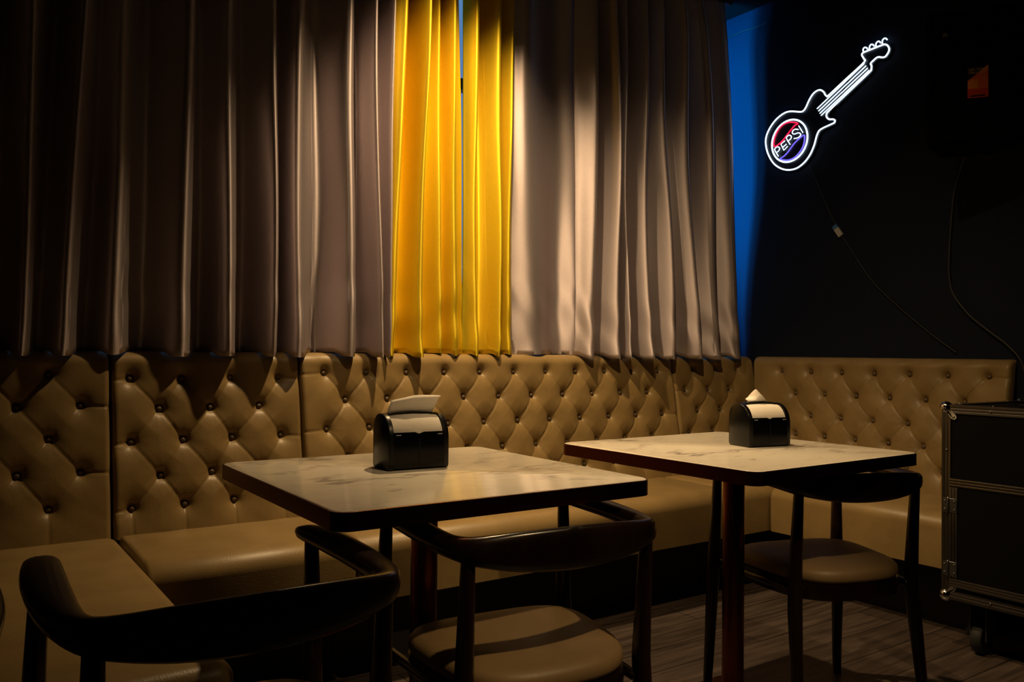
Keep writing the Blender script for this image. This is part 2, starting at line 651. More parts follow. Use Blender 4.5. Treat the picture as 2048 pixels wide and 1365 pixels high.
# ------------------------------------------------------------------ curtains
def xof(px, y):
    """x on the plane at depth y that stands at picture column px of the measured photograph (eye level)"""
    a = YAW + math.atan((px - 1024.0) / FPX)
    return y * math.tan(a)


def curtain(name, label, mat, crests, edges, y0, amp, ztop, zbot, seed, trough=.5, group='satin curtains along the window', depth=None, end=-.25):
    """crests: (bottom column, top column, strength); edges: (left bottom, left top, right bottom, right top) columns."""
    rnd = random.Random(seed)
    ctl = [(edges[0], edges[1], -.25)]
    for i, (cb, ct, a) in enumerate(crests):
        ctl.append((cb, ct, a))
        if i + 1 < len(crests):
            nb, nt, _ = crests[i + 1]
            ctl.append((cb + (nb - cb) * trough, ct + (nt - ct) * trough, -.8 - .3 * rnd.random()))
    ctl.append((edges[2], edges[3], end))
    xb = np.array([xof(c[0], y0) for c in ctl])
    xt = np.array([xof(c[1], y0) for c in ctl])
    am = np.array([c[2] for c in ctl])
    u = np.linspace(0, len(ctl) - 1, max(40, int((xb[-1] - xb[0]) / .0045)))
    i = np.clip(u.astype(int), 0, len(ctl) - 2)
    f = u - i
    c = (1 - np.cos(math.pi * f)) / 2
    zz = np.linspace(0, 1, 90)                      # 0 hem, 1 top
    U, V = np.meshgrid(u, zz)
    I, F, C = np.meshgrid(i, zz)[0], np.meshgrid(f, zz)[0], np.meshgrid(c, zz)[0]
    A0, A1 = am[I], am[I + 1]
    Xb = xb[I] + (xb[I + 1] - xb[I]) * F
    Xt = xt[I] + (xt[I + 1] - xt[I]) * F
    # the flare is strongest near the hem
    w = V ** .9
    X = Xb * (1 - w) + Xt * w
    wave = A0 + (A1 - A0) * C
    # folds soften and wander on the way down
    pv = np.array([rnd.uniform(0, 4.5) for _ in range(len(ctl) + 1)])
    ph = pv[I] + (pv[I + 1] - pv[I]) * C
    mod = 1 + .22 * np.sin(2.3 * V * math.pi + ph)
    top = np.clip((V - .90) / .10, 0, 1)
    Yf = amp * wave * mod * (1 - .35 * top)
    def soft(A):
        kw = int(len(u) / len(ctl) * .75)
        kx = np.exp(-(np.arange(-kw, kw + 1) / (kw * .5)) ** 2)
        kx /= kx.sum()
        E = np.concatenate([2 * A[:, :1] - A[:, kw:0:-1], A, 2 * A[:, -1:] - A[:, -2:-kw - 2:-1]], 1)
        return np.stack([np.convolve(r, kx, 'valid') for r in E])
    X, Yf = soft(X), soft(Yf)
    low = np.clip(1 - V / .28, 0, 1)
    # pinched, crumpled lower part and small sags
    Yf = Yf + low ** 1.5 * .009 * np.sin(X * 30 + 3 * np.sin(V * 15 + seed) + ph) * np.sin(V * 24 + X * 9)
    Yf = Yf + .0022 * np.sin(X * 33 + V * 7 + seed) * np.sin(V * 11 + X * 9 + 1.3 * seed)
    X = X + .005 * np.sin(V * 4 + ph) * (1 - top)
    zb = zbot + .0018 * np.sin(X * 16 + seed) + (0 if depth is None else depth)
    Y = y0 - Yf
    zb = zb - .016 * np.clip((2.790 - Y[:1]) / .04, 0, 1)      # the hem dips where a fold hangs in front of the back rest
    Z = zb + (ztop - zb) * V
    o = link(name, grid_mesh(name, X, Y, Z), mat, None, True, 180)
    sm = o.modifiers.new('thickness', 'SOLIDIFY')
    sm.thickness, sm.offset = .0022, 0
    tag(o, label, 'curtain', group)
    # stitched hem band
    k = 3
    hem = link('hem', grid_mesh('hem', X[:k + 1], Y[:k + 1] - .0012, Z[:k + 1] - .0006), mat, o, True, 180)
    return o


curtain('curtain', 'wide grey satin curtain filling the left side, its folds fading into darkness', M_grey,
        [(-150, -130, .8), (-60, -40, 1), (36, 62, .9), (122, 171, 1), (215, 235, .55), (362, 357, 1.0), (440, 438, 1), (536, 522, 1.05), (580, 580, .75),
         (690, 684, .80), (747, 728, .95), (766, 778, .55)],
        (-220, -200, 774, 790), 2.786, .088, 2.79, 1.006, 1, trough=.55)
curtain('curtain', 'bright yellow satin curtain panel beside the wide grey curtain', M_yellow,
        [(783, 806, .35), (826, 838, 1.0), (884, 872, .05), (904, 896, .30)],
        (760, 790, 930, 913), 2.785, .084, 2.79, 1.006, 2)
curtain('curtain', 'narrow yellow satin curtain panel right of the blue window gap', M_yellow,
        [(944, 937, .7), (985, 985, .9), (1012, 1012, .5)],
        (926, 925, 1024, 1020), 2.81, .062, 2.79, 1.005, 3)
curtain('curtain', 'dim grey satin curtain panel next to the yellow curtains', M_grey,
        [(1067, 1034, .60), (1150, 1146, .10)],
        (1020, 1016, 1163, 1160), 2.822, .052, 2.79, 1.006, 4, trough=.66)
curtain('curtain', 'many-folded grey satin curtain hanging nearest the glowing guitar sign', M_grey,
        [(1180, 1180, .55), (1226, 1207, 1.0), (1246, 1230, .75), (1285, 1268, .9), (1332, 1302, .85), (1380, 1346, .9), (1427, 1391, .8), (1474, 1438, .45)],
        (1156, 1150, 1492, 1461), 2.772, .094, 2.79, 1.0055, 5, trough=.27, end=-.85)
rail = thing('curtain_rail', 'dark curtain rail under the ceiling above the curtains', 'curtain rail', (1.5, 2.80, 2.80))
obj('rail', box(-2.1, 1.79, -.022, .022, -.008, .026), M_frame, rail, smooth=False)
for x in (-.9, .3, 1.78):
    obj('bracket', box(x - .022, x + .022, -.012, .06, .010, .0345, .003), M_tag, rail)


tag(obj('wall_cable', tube(catmull([(XW - .004, y, 2.737 + .003 * math.sin(y * 31)) for y in (3.04, 2.95, 2.88, 2.8, 2.72)], 5), .0035), M_cable),
    'thin dark cable running along the blue-lit wall just under the ceiling', 'cable')

# ------------------------------------------------------------------ neon guitar sign
N = {'outline': [[2.1717, 2.3667], [2.2605, 2.3152], [2.3523, 2.2618], [2.3634, 2.2588], [2.3724, 2.2678], [2.3815, 2.284], [2.3997, 2.2981], [2.4219, 2.2981], [2.4441, 2.285], [2.4632, 2.2608], [2.4784, 2.2346], [2.4935, 2.2194], [2.5126, 2.2184], [2.5712, 2.2346], [2.6105, 2.2325], [2.6549, 2.2124], [2.6912, 2.1791], [2.7144, 2.1387], [2.7174, 2.0984], [2.7033, 2.0469], [2.67, 1.9925], [2.6246, 1.9572], [2.5772, 1.941], [2.5298, 1.942], [2.4874, 1.9622], [2.4541, 1.9955], [2.432, 2.0368], [2.4188, 2.0772], [2.4057, 2.1004], [2.3845, 2.1095], [2.3482, 2.1165], [2.324, 2.1216], [2.32, 2.1317], [2.3301, 2.1397], [2.3513, 2.1448], [2.3644, 2.1589], [2.3644, 2.172], [2.3523, 2.1851], [2.2464, 2.2507], [2.1455, 2.3132], [2.1354, 2.3233], [2.1334, 2.3395], [2.1374, 2.3526], [2.1223, 2.3637], [2.1031, 2.3717], [2.0799, 2.3637], [2.0648, 2.3647], [2.0517, 2.3798], [2.0487, 2.3939], [2.0567, 2.4111], [2.0708, 2.4201], [2.09, 2.4201], [2.1324, 2.4171], [2.1757, 2.4131], [2.1808, 2.402], [2.1717, 2.3838]], 'pegs': [[[2.1727, 2.4131], [2.1757, 2.4282], [2.1687, 2.4353], [2.1586, 2.4312], [2.1536, 2.4242]], [[2.1435, 2.4161], [2.1435, 2.4312], [2.1364, 2.4393], [2.1263, 2.4353], [2.1213, 2.4282]], [[2.1112, 2.4181], [2.1122, 2.4353], [2.1031, 2.4433], [2.0951, 2.4403], [2.09, 2.4333]], [[2.0809, 2.4212], [2.0809, 2.4403], [2.0729, 2.4474], [2.0648, 2.4454], [2.0587, 2.4383]]], 'strings': [[[2.4158, 2.2114], [2.1707, 2.3606]], [[2.4077, 2.1982], [2.1616, 2.3475]], [[2.4007, 2.1851], [2.1536, 2.3344]], [[2.3936, 2.173], [2.1465, 2.3223]]], 'ring': [2.5746, 2.0865, 0.1047], 'red': [[2.6619, 2.0752], [2.668, 2.0964], [2.6599, 2.1276], [2.6387, 2.1589], [2.6105, 2.1771], [2.5792, 2.1811], [2.548, 2.174], [2.5258, 2.1629], [2.5429, 2.1579], [2.5621, 2.1428], [2.5893, 2.1186], [2.6105, 2.0994], [2.6347, 2.0843]], 'blue': [[2.6297, 2.0066], [2.6024, 2.0177], [2.5752, 2.0389], [2.548, 2.0661], [2.5167, 2.0863], [2.4894, 2.0974], [2.4864, 2.0772], [2.4935, 2.0459], [2.5137, 2.0187], [2.5439, 1.9975], [2.5782, 1.9915], [2.6095, 1.9975]], 'text': [[[2.6377, 2.0217], [2.6589, 2.056], [2.6549, 2.0661], [2.6428, 2.0701], [2.6307, 2.0621], [2.6327, 2.051], [2.6458, 2.0429]], [[2.5994, 2.0913], [2.6226, 2.0792], [2.6044, 2.0449], [2.5833, 2.06]], [[2.6115, 2.0611], [2.5903, 2.0722]], [[2.5681, 2.0671], [2.5893, 2.1014], [2.5843, 2.1115], [2.5722, 2.1145], [2.5611, 2.1064], [2.5641, 2.0943], [2.5782, 2.0873]], [[2.5207, 2.1317], [2.5348, 2.1367], [2.55, 2.1337], [2.555, 2.1216], [2.5429, 2.1135], [2.5237, 2.1155], [2.5106, 2.1105], [2.5066, 2.1004], [2.5217, 2.0913], [2.5439, 2.0913]], [[2.5177, 2.1488], [2.4945, 2.1115]]]}
XN = 3.482
sign = thing('neon_sign', 'guitar-shaped white neon sign with a red and blue roundel on the dark wall', 'neon sign', (XN, 2.4, 2.1))


def nloc(p, dx=0.0):
    return Vector((dx, p[0] - 2.4, p[1] - 2.1))


def neon(name, pts, r, mat, closed=False, sub=5, dx=0.0):
    P = catmull([nloc(p, dx) for p in pts], sub, closed) if sub > 1 else [nloc(p, dx) for p in pts]
    return obj(name, tube(P, r, closed, 8, up=(1, 0, 0)), mat, sign, angle=180)


neon('outline_tube', N['outline'], .0037, M_white_neon, True, 4)
for p in N['pegs']:
    neon('peg_tube', p, .0031, M_white_neon)
for p in N['strings']:
    neon('string_tube', p, .0026, M_white_neon, sub=1)
cy, cz, rr = N['ring']
neon('roundel_ring', [(cy + rr * math.cos(t), cz + rr * math.sin(t)) for t in [2 * math.pi * k / 48 for k in range(48)]], .0042, M_white_neon, True, 1)
neon('red_tube', N['red'], .0034, M_red_neon, True, 4)
neon('blue_tube', N['blue'], .0034, M_blue_neon, True, 4)
bm = bmesh.new()
for p in N['text']:
    q = [nloc(v, -.003) for v in p]
    tube(q if len(p) <= 4 else catmull(q, 4), .0025, False, 8, bm, up=(1, 0, 0))
obj('lettering', bm, M_white_neon, sign, angle=180)
# clear-cut black acrylic backing that follows the outline
P = [Vector((p[0], p[1])) for p in N['outline']]
ctr = sum(P, Vector((0, 0))) / len(P)
area = sum(P[i].x * P[(i + 1) % len(P)].y - P[(i + 1) % len(P)].x * P[i].y for i in range(len(P)))
off = []
for i in range(len(P)):
    d = (P[(i + 1) % len(P)] - P[i - 1]).normalized()
    nn = Vector((d.y, -d.x)) * (1 if area > 0 else -1)
    off.append(P[i] + nn * .008)
bm = bmesh.new()
ring0 = [bm.verts.new((.0065, p.x - 2.4, p.y - 2.1)) for p in off]
ring1 = [bm.verts.new((.0115, p.x - 2.4, p.y - 2.1)) for p in off]
for i in range(len(off)):
    k = (i + 1) % len(off)
    bm.faces.new((ring0[i], ring0[k], ring1[k], ring1[i]))
bmesh.ops.triangulate(bm, faces=[bm.faces.new(ring0), bm.faces.new(ring1[::-1])])
obj('backing_board', bm, M_acrylic, sign, smooth=False)
for y, z in ((2.58, 1.97), (2.12, 2.38)):
    obj('standoff', box(.0115, XW - XN, y - 2.405, y - 2.395, z - 2.105, z - 2.095), M_chrome, sign, smooth=False)

cord = thing('power_cord', 'thin dark cord hanging from the neon sign with a small pale inline connector', 'cord', (XW - .008, 2.30, 1.62))
cpts = [(2.461, 1.943), (2.446, 1.901), (2.421, 1.852), (2.357, 1.710), (2.317, 1.633), (2.290, 1.583), (2.238, 1.507), (2.137, 1.360), (2.017, 1.241), (1.876, 1.121), (1.755, 1.030)]
obj('cable', tube(catmull([(0, y - 2.30, z - 1.62) for y, z in cpts], 5), .0035), M_cable, cord, angle=180)
bm = bmesh.new()
d = Vector((0, 2.288 - 2.323, 1.579 - 1.629)); a0 = Vector((-.004, 2.323 - 2.30, 1.629 - 1.62))
q = d.normalized()
s = q.cross(Vector((1, 0, 0)))


def slab(p0, p1, w, t):
    return loft([[p + s * w * i + Vector((t * j, 0, 0)) for i, j in ((-1, -1), (1, -1), (1, 1), (-1, 1))] for p in (p0, p1)])


obj('connector', slab(a0 + d * .27, a0 + d, .012, .006), M_tag, cord, smooth=False)
obj('connector_cap', slab(a0 - d * .02, a0 + d * .24, .012, .006), M_tag_blue, cord, smooth=False)

# ------------------------------------------------------------------ loudspeaker with its sticker
SP = Vector((3.13, 1.50, 2.05))
ang = math.atan2(-.54, -.84)                       # direction the front faces
spk = thing('loudspeaker', 'black loudspeaker mounted high on the right wall, an orange sticker on its front', 'speaker', SP, ang)
# local axes: +x = out of the front, +y = sideways
bm = bmesh.new()
loft([[(-.25, -.09, -.24), (-.25, .09, -.24), (-.25, .09, .26), (-.25, -.09, .26)],
      [(-.02, -.165, -.24), (-.02, .165, -.24), (-.02, .165, .26), (-.02, -.165, .26)]], bm)
obj('cabinet', bm, M_cloth, spk, smooth=False)
obj('grille', box(-.02, -.001, -.160, .160, -.235, .255, .004), M_cloth, spk)
w2l = Matrix.Rotation(-ang, 3, 'Z')
SIDE = w2l @ Vector((-.54, .84, 0)).normalized()   # which local y is the photo's left
sg = 1 if SIDE.y > 0 else -1
M_st_o = material('sticker_orange', (.75, .13, .012), .5)
M_st_r = material('sticker_red', (.62, .045, .010), .5)
M_st_y = material('sticker_amber', (.80, .27, .02), .5)
M_st_k = material('sticker_black', (.010, .009, .007), .5)
M_st_t = material('sticker_lettering', (.78, .50, .22), .5)


def flat(name, poly, x, mat, parent):
    """thin printed sheet on the front face; poly in (left-right, up) metres, +u to the photo's right"""
    bm = prism([(-sg * u, v) for u, v in poly], 'x', x, x + .0006)
    return obj(name, bm, mat, parent, smooth=False)


stk = thing('sticker', 'small orange and black sticker with lettering on the loudspeaker front', 'sticker', SP, ang)
pu, pv = .004, -.018
Lf, Rt, Bt, Tp = -.0335, .0335, -.062, .056
sh = lambda p: [(u + pu, v + pv) for u, v in p]
flat('sheet', sh([(Lf, Bt), (Rt, Bt), (Rt, Tp), (Lf, Tp)]), .0003, M_st_k, stk)
flat('orange_field', sh([(Lf, Bt), (Rt, Bt), (Rt, Tp), (Rt - .008, Tp - .004), (Rt - .014, Tp - .010), (-.004, .026), (Lf, .002)]), .0009, M_st_o, stk)
flat('amber_corner', sh([(Rt, Tp - .018), (Rt, Tp), (Rt - .008, Tp - .004), (Rt - .020, Tp - .020)]), .0015, M_st_y, stk)
flat('amber_block', sh([(Lf, .0), (-.026, .007), (0, .006), (0, -.026), (Lf, -.026)]), .0015, M_st_y, stk)
flat('red_band', sh([(Lf, Bt), (Rt, Bt), (Rt, -.030), (Lf, -.030)]), .0015, M_st_r, stk)
flat('black_strip', sh([(-.026, Bt + .003), (.024, Bt + .003), (.024, Bt + .009), (-.026, Bt + .009)]), .0021, M_st_k, stk)


def lettering(name, text, size, u, v, x, mat, parent, stretch=1.0):
    c = bpy.data.curves.new(name, 'FONT')
    c.body, c.size, c.extrude = text, size, .0003
    c.align_x, c.align_y = 'LEFT', 'BOTTOM'
    t = bpy.data.objects.new(name + '_tmp', c)
    COL.objects.link(t)
    dg = bpy.context.evaluated_depsgraph_get()
    me = bpy.data.meshes.new_from_object(t.evaluated_get(dg))
    bpy.data.objects.remove(t)
    me.materials.clear()
    for vtx in me.vertices:
        a, b_, c_ = vtx.co
        vtx.co = (x + c_, -sg * (u + a * stretch), v + b_)
    o = link(name, me, mat, parent, smooth=False)
    return o


lettering('lettering', 'Light Weight', .0125, pu - .0320, pv + .037, .0022, M_st_t, stk, .95)
lettering('lettering', 'Heavy Bass', .0125, pu - .0300, pv + .0255, .0022, M_st_t, stk, .95)
lettering('numeral', '12', .019, pu + .0085, pv + .001, .0022, M_st_t, stk, .85)
M_badge = material('badge_silver', (.34, .34, .34), .5)
lettering('badge', 'JBL', .020, -.113, .157, .0003, M_badge, spk, .8)
obj('mounting_arm', tube([(-.24, 0, 0), (-.29, .01, 0), (-.365, .02, 0)], .018), M_frame, spk)
tag(obj('speaker_cable', tube(catmull([(3.47, 1.70, 1.86), (3.475, 1.745, 1.74), (3.477, 1.765, 1.624), (3.477, 1.775, 1.333), (3.477, 1.713, 1.206), (3.477, 1.62, 1.12), (3.477, 1.549, 1.062),
    (3.477, 1.49, .98), (3.477, 1.46, .80)], 6), .0035), material('grey_cable', (.022, .021, .02), .5), angle=180),
    'thin cable drooping from the loudspeaker down the right wall', 'cable')


# ------------------------------------------------------------------ marble tables
def marble_table(label, loc, rot, post, size=(.70, .695)):
    t = thing('cafe_table', label, 'table', loc, rot, 'square marble-topped tables')
    w, d = size[0] / 2, size[1] / 2
    R = .028
    bm = bmesh.new()
    o0, o1 = rounded_rect(-w + .003, w - .003, -d + .003, d - .003, R), rounded_rect(-w + .0045, w - .0045, -d + .0045, d - .0045, R)
    loft([[(x, y, .722) for x, y in o0], [(x, y, .7488) for x, y in o0], [(x, y, .7500) for x, y in o1]], bm)
    obj('tabletop', bm, M_marble, t, angle=30)
    bm = bmesh.new()
    a, i_ = rounded_rect(-w, w, -d, d, R + .003), rounded_rect(-w + .0032, w - .0032, -d + .0032, d - .0032, R)
    loft([[(x, y, .717) for x, y in i_], [(x, y, .717) for x, y in a], [(x, y, .7485) for x, y in a], [(x, y, .7490) for x, y in i_]], bm, caps=False)
    obj('edge_band', bm, M_copper, t, angle=30)
    obj('underside', prism(rounded_rect(-w + .0035, w - .0035, -d + .0035, d - .0035, R), 'z', .716, .722), M_board, t, smooth=False)
    px, py = post
    obj('post', lathe([(.030, .012), (.030, .70), (.030, .712)], 28, centre=(px, py, 0)), M_copper, t, angle=60)
    obj('mounting_plate', box(px - .15, px + .15, py - .15, py + .15, .708, .716, .002, 2), M_board, t)
    bm = prism(rounded_rect(px - .20, px + .20, py - .20, py + .20, .03), 'z', 0, .008)
    obj('base_plate', bm, M_copper, t, smooth=False)
    obj('collar', lathe([(.048, .008), (.048, .014), (.034, .024), (.031, .025)], 28, centre=(px, py, 0)), M_copper, t)
    return t


marble_table('square marble-topped table with copper rim in the foreground, near the yellow curtain', (.883, 1.588, 0), -.010, (.017, .035))
marble_table('square marble-topped table with copper rim further back, near the corner', (1.842, 1.540, 0), .012, (0, 0))


# ------------------------------------------------------------------ napkin dispensers
def arch(hw, h, r_front=.05, r_back=.034, b0=.006, k=8):
    """side profile (y, z): front at -hw, back at +hw, rounded top, softly rounded foot"""
    pts = [(-hw + b0, 0), (-hw + b0 * .3, b0 * .3), (-hw, b0 * 1.2), (-hw, h - r_front * 1.15)]
    for i in range(1, k + 1):
        a = math.pi / 2 * i / k
        pts.append((-hw + r_front * (1 - math.cos(a)), h - r_front * 1.15 + r_front * 1.15 * math.sin(a)))
    for i in range(0, k + 1):
        a = math.pi / 2 * (1 - i / k)
        pts.append((hw - r_back * (1 - math.cos(a)), h - r_back * 1.15 + r_back * 1.15 * math.sin(a)))
    pts += [(hw, b0 * 1.2), (hw - b0 * .3, b0 * .3), (hw - b0, 0)]
    return pts


def dispenser(label, loc, rot):
    t = thing('napkin_dispenser', label, 'napkin dispenser', loc, rot, 'black napkin dispensers on the tables')
    W, hw, h = .0725, .047, .122
    full = arch(hw, h)
    inner = arch(hw - .002, h - .002, .048, .032)
    # end caps
    for s_ in (-1, 1):
        xo, xi = s_ * W, s_ * (W - .012)
        bm = bmesh.new()
        cy_, cz_ = 0, .055
        shr = [(y * .965, cz_ + (z - cz_) * .975) for y, z in full]
        loft([[(xi, y, z) for y, z in full], [(xo - s_ * .0035, y, z) for y, z in full], [(xo - s_ * .001, y * .985, cz_ + (z - cz_) * .988) for y, z in full], [(xo, y, z) for y, z in shr]], bm)
        obj('end_cap', bm, M_black, t, angle=50)
    # shell: over the top ridge, down the back and under the foot
    n_ = len(full)
    ridge = 4 + 8 - 2
    strip = full[ridge:] + [full[0]]
    ins = []
    for i, (y, z) in enumerate(strip):
        ins.append((y * .945, .055 + (z - .055) * .955))
    sec = strip + ins[::-1]
    xs = [-W + .012, -W * .5, 0, W * .5, W - .012]
    crown = [0, .0030, .0042, .0030, 0]
    bm = bmesh.new()
    loft([[(x, y, z + (c if z > .08 else 0)) for y, z in sec] for x, c in zip(xs, crown)], bm)
    obj('shell', bm, M_black, t, angle=50)
    # smoked front cover with a thumb notch in its upper edge
    zt = .083
    poly = [(-W + .012, .004), (W - .012, .004), (W - .012, zt), (.011, zt), (.006, zt - .0065), (-.006, zt - .0065), (-.011, zt), (-W + .012, zt)]
    bm = bmesh.new()
    v0 = [bm.verts.new((x, -hw + .0005, z)) for x, z in poly]
    v1 = [bm.verts.new((x, -hw + .0030, z)) for x, z in poly]
    for i in range(len(poly)):
        k = (i + 1) % len(poly)
        bm.faces.new((v0[i], v0[k], v1[k], v1[i]))
    bmesh.ops.triangulate(bm, faces=[bm.faces.new(v0), bm.faces.new(v1[::-1])])
    cov = obj('front_cover', bm, M_smoke, t, smooth=False)
    obj('cover_rib', box(-.0012, .0012, -hw - .0003, -hw + .001, .012, zt - .012), M_black, cov, smooth=False)
    for s_ in (-1, 1):
        obj('cover_clip', box(s_ * .050 - .006, s_ * .050 + .006, -hw - .0004, -hw + .001, zt - .0065, zt - .005), M_tag, cov, smooth=False)
    # the folded stack that shows in the window
    st = [(y, z) for y, z in inner if y < .030]
    prof = [(-hw + .004, .008), (-hw + .004, h - .058)]
    for i in range(1, 8):
        a = math.pi / 2 * i / 8
        prof.append((-hw + .004 + .046 * (1 - math.cos(a)), h - .058 + .054 * math.sin(a)))
    prof += [(-.002, h - .004), (.020, h - .012), (.036, .06), (.036, .008)]
    stack = thing('napkin_stack', 'folded white napkins ' + label[1], 'napkins', loc, rot, 'white paper napkins in the dispensers') if isinstance(label, tuple) else None
    return t, prof, (W, hw, h)


def filled(label, stack_label, loc, rot):
    t, prof, (W, hw, h) = dispenser(label, loc, rot)
    s_ = thing('paper_napkins', stack_label, 'napkins', loc, rot, 'white paper napkins in the dispensers')
    bm = bmesh.new()
    xs = [-W + .0135, -W * .5, 0, W * .5, W - .0135]
    crown = [0, .0022, .0032, .0022, 0]
    loft([[(x, y, z + (c if z > .09 else 0)) for y, z in prof] for x, c in zip(xs, crown)], bm)
    obj('folded_stack', bm, M_paper, s_, angle=60)
    return t, s_


def sheet(name, grid, parent, thick=.0012):
    """grid: rows of points"""
    g = np.array(grid, dtype=float)
    rows_ = [catmull(r, 5) for r in g.tolist()]
    cols = list(zip(*rows_))
    fine = [catmull(c, 5) for c in cols]
    A = np.array([[list(p) for p in c] for c in fine]).transpose(1, 0, 2)
    o = link(name, grid_mesh(name, A[..., 0], A[..., 1], A[..., 2]), M_paper, parent, True, 180)
    md = o.modifiers.new('thickness', 'SOLIDIFY')
    md.thickness, md.offset = thick, 0
    return o


d1, s1 = filled('black napkin dispenser on the foreground table', 'folded white napkins with a broad flap rising from the foreground dispenser', (.8815, 1.656, .7502), -.07)
# broad folded napkin leaning out of the slot
x0, x1 = -.058, .052
sheet('pulled_napkin', [
    [(x0, .004, .118), (x0 + .035, .003, .123), (0, .002, .125), (.03, .003, .123), (x1, .005, .119)],
    [(x0 + .002, .000, .132), (x0 + .037, -.004, .136), (.002, -.004, .138), (.034, -.003, .138), (x1 + .006, .000, .136)],
    [(x0 + .006, -.003, .145), (x0 + .040, -.008, .151), (.006, -.007, .154), (.040, -.005, .155), (x1 + .015, -.002, .154)],
    [(x0 + .010, .002, .1495), (x0 + .044, -.002, .1555), (.010, .000, .1595), (.044, .002, .1600), (x1 + .022, .002, .1585)],
    [(x0 + .012, .014, .1490), (x0 + .046, .012, .1555), (.012, .013, .1600), (.046, .014, .1605), (x1 + .023, .014, .1590)],
], s1)
d2, s2 = filled('black napkin dispenser on the table near the corner', 'folded white napkins with a pointed tip rising from the dispenser near the corner', (1.953, 1.541, .7502), -.215)
sheet('pulled_napkin', [
    [(-.046, .004, .117), (-.02, .003, .121), (.0, .002, .123), (.02, .003, .121), (.036, .005, .118)],
    [(-.044, -.002, .127), (-.022, -.004, .129), (-.002, -.005, .131), (.012, -.002, .131), (.030, .002, .122)],
    [(-.046, .004, .133), (-.024, .004, .1345), (-.008, -.004, .140), (.008, -.003, .141), (.022, .000, .130)],
    [(-.036, .018, .133), (-.020, .018, .137), (-.012, .004, .149), (-.001, .000, .150), (.010, .002, .142)],
    [(-.020, .026, .138), (-.016, .022, .146), (-.0105, .010, .159), (-.006, .006, .160), (.000, .006, .153)],
], s2)


# ------------------------------------------------------------------ elbow chairs
def elbow_chair():
    t = thing('elbow_chair', 'x', 'chair', (0, 0, 0), 0, 'dark wooden elbow chairs with tan seats')
    # seat: rounded trapezoid, softly domed
    def outline(grow, k=40):
        pts = []
        for i in range(k):
            a = 2 * math.pi * i / k
            ca, sa = math.cos(a), math.sin(a)
            e = 2 / 3.6
            x = abs(ca) ** e * math.copysign(1, ca)
            y = abs(sa) ** e * math.copysign(1, sa)
            yy = -.028 + y * (.168 + grow)
            hw = (.190 + .020 * y + grow)
            pts.append((x * hw, yy - .018 * (1 - x * x) * (1 if y < 0 else -.15)))
        return pts
    bm = bmesh.new()
    prof = [(-.012, .405), (0, .410), (.004, .420), (.003, .434), (-.004, .443), (-.018, .449), (-.05, .4535), (-.10, .4545), (-.15, .4545)]
    loft([[(x, y, z - .006 * math.exp(-((x / .11) ** 2 + ((y + .03) / .12) ** 2))) for x, y in outline(g)] for g, z in prof], bm)
    obj('seat', bm, M_seat, t, angle=60)
    bm = bmesh.new()
    A, B = outline(.004), outline(-.022)
    loft([[(x, y, .365) for x, y in B], [(x, y, .365) for x, y in A], [(x * 1.01, y * 1.01, .385) for x, y in A], [(x, y, .4065) for x, y in A], [(x, y, .4065) for x, y in B]], bm, caps=False)
    obj('seat_frame', bm, M_wood, t)
    # legs
    for sx in (-1, 1):
        fx, fy = sx * .222, .165
        obj('leg', tube([(sx * .236, fy + .012, .0), (sx * .233, fy + .010, .08), (fx + sx * .004, fy, .33), (fx, fy, .42), (sx * .218, fy - .004, .56), (sx * .215, fy - .006, .672)],
                        [.0125, .0145, .019, .0185, .0155, .0125], n_=14, round_ends=False), M_wood, t)
        bx, by = sx * .190, -.176
        obj('leg', tube([(sx * .206, by - .040, .0), (sx * .202, by - .030, .10), (bx + sx * .003, by - .004, .33), (bx, by, .42), (sx * .190, by - .006, .54), (sx * .190, by - .013, .655)],
                        [.0125, .0145, .019, .0185, .0155, .0130], n_=14, round_ends=False), M_wood, t)
        obj('side_rail', tube([(sx * .206, .160, .385), (sx * .176, -.170, .385)], .011, n_=10), M_wood, t)
    # bent top rail: flat elbow ends, tall back
    path = [(-.210, .200), (-.214, .15), (-.219, .06), (-.220, -.03), (-.216, -.11), (-.205, -.165), (-.178, -.200), (-.10, -.222), (0, -.230)]
    wid = [.020, .027, .030, .029, .025, .021, .016, .0115, .0105]        # half thickness, horizontal
    top = [.690, .693, .694, .692, .690, .690, .693, .700, .703]
    bot = [.672, .667, .664, .662, .657, .650, .641, .628, .623]
    full = list(path) + [(-x, y) for x, y in path[-2::-1]]
    wid, top, bot = [v + v[-2::-1] for v in (wid, top, bot)]
    fine = catmull([(x, y, 0) for x, y in full], 5)
    prm = catmull([(a, b_, c_) for a, b_, c_ in zip(wid, top, bot)], 5)
    rings = []
    M_ = len(fine)
    for i in range(M_):
        d = (fine[min(i + 1, M_ - 1)] - fine[max(i - 1, 0)]).normalized()
        nrm = Vector((d.y, -d.x, 0))
        hw_, zt, zb = prm[i]
        end = min(i, M_ - 1 - i)
        k = [.45, .75, .9, .97][end] if end < 4 else 1
        hh, zc_ = (zt - zb) / 2, (zt + zb) / 2
        # the tall back leans outwards a little towards its top
        lean = .10 * max(0, (hh - .015)) / .03
        ring = []
        for j in range(14):
            a = 2 * math.pi * j / 14
            ex = 2 / 2.6
            u = abs(math.cos(a)) ** ex * math.copysign(1, math.cos(a)) * hw_ * k
            v = abs(math.sin(a)) ** ex * math.copysign(1, math.sin(a)) * hh * k
            ring.append(fine[i] + nrm * (u + v * lean) + Vector((0, 0, zc_ + v)))
        rings.append(ring)
    obj('top_rail', loft(rings), M_wood, t, angle=60)
    return t


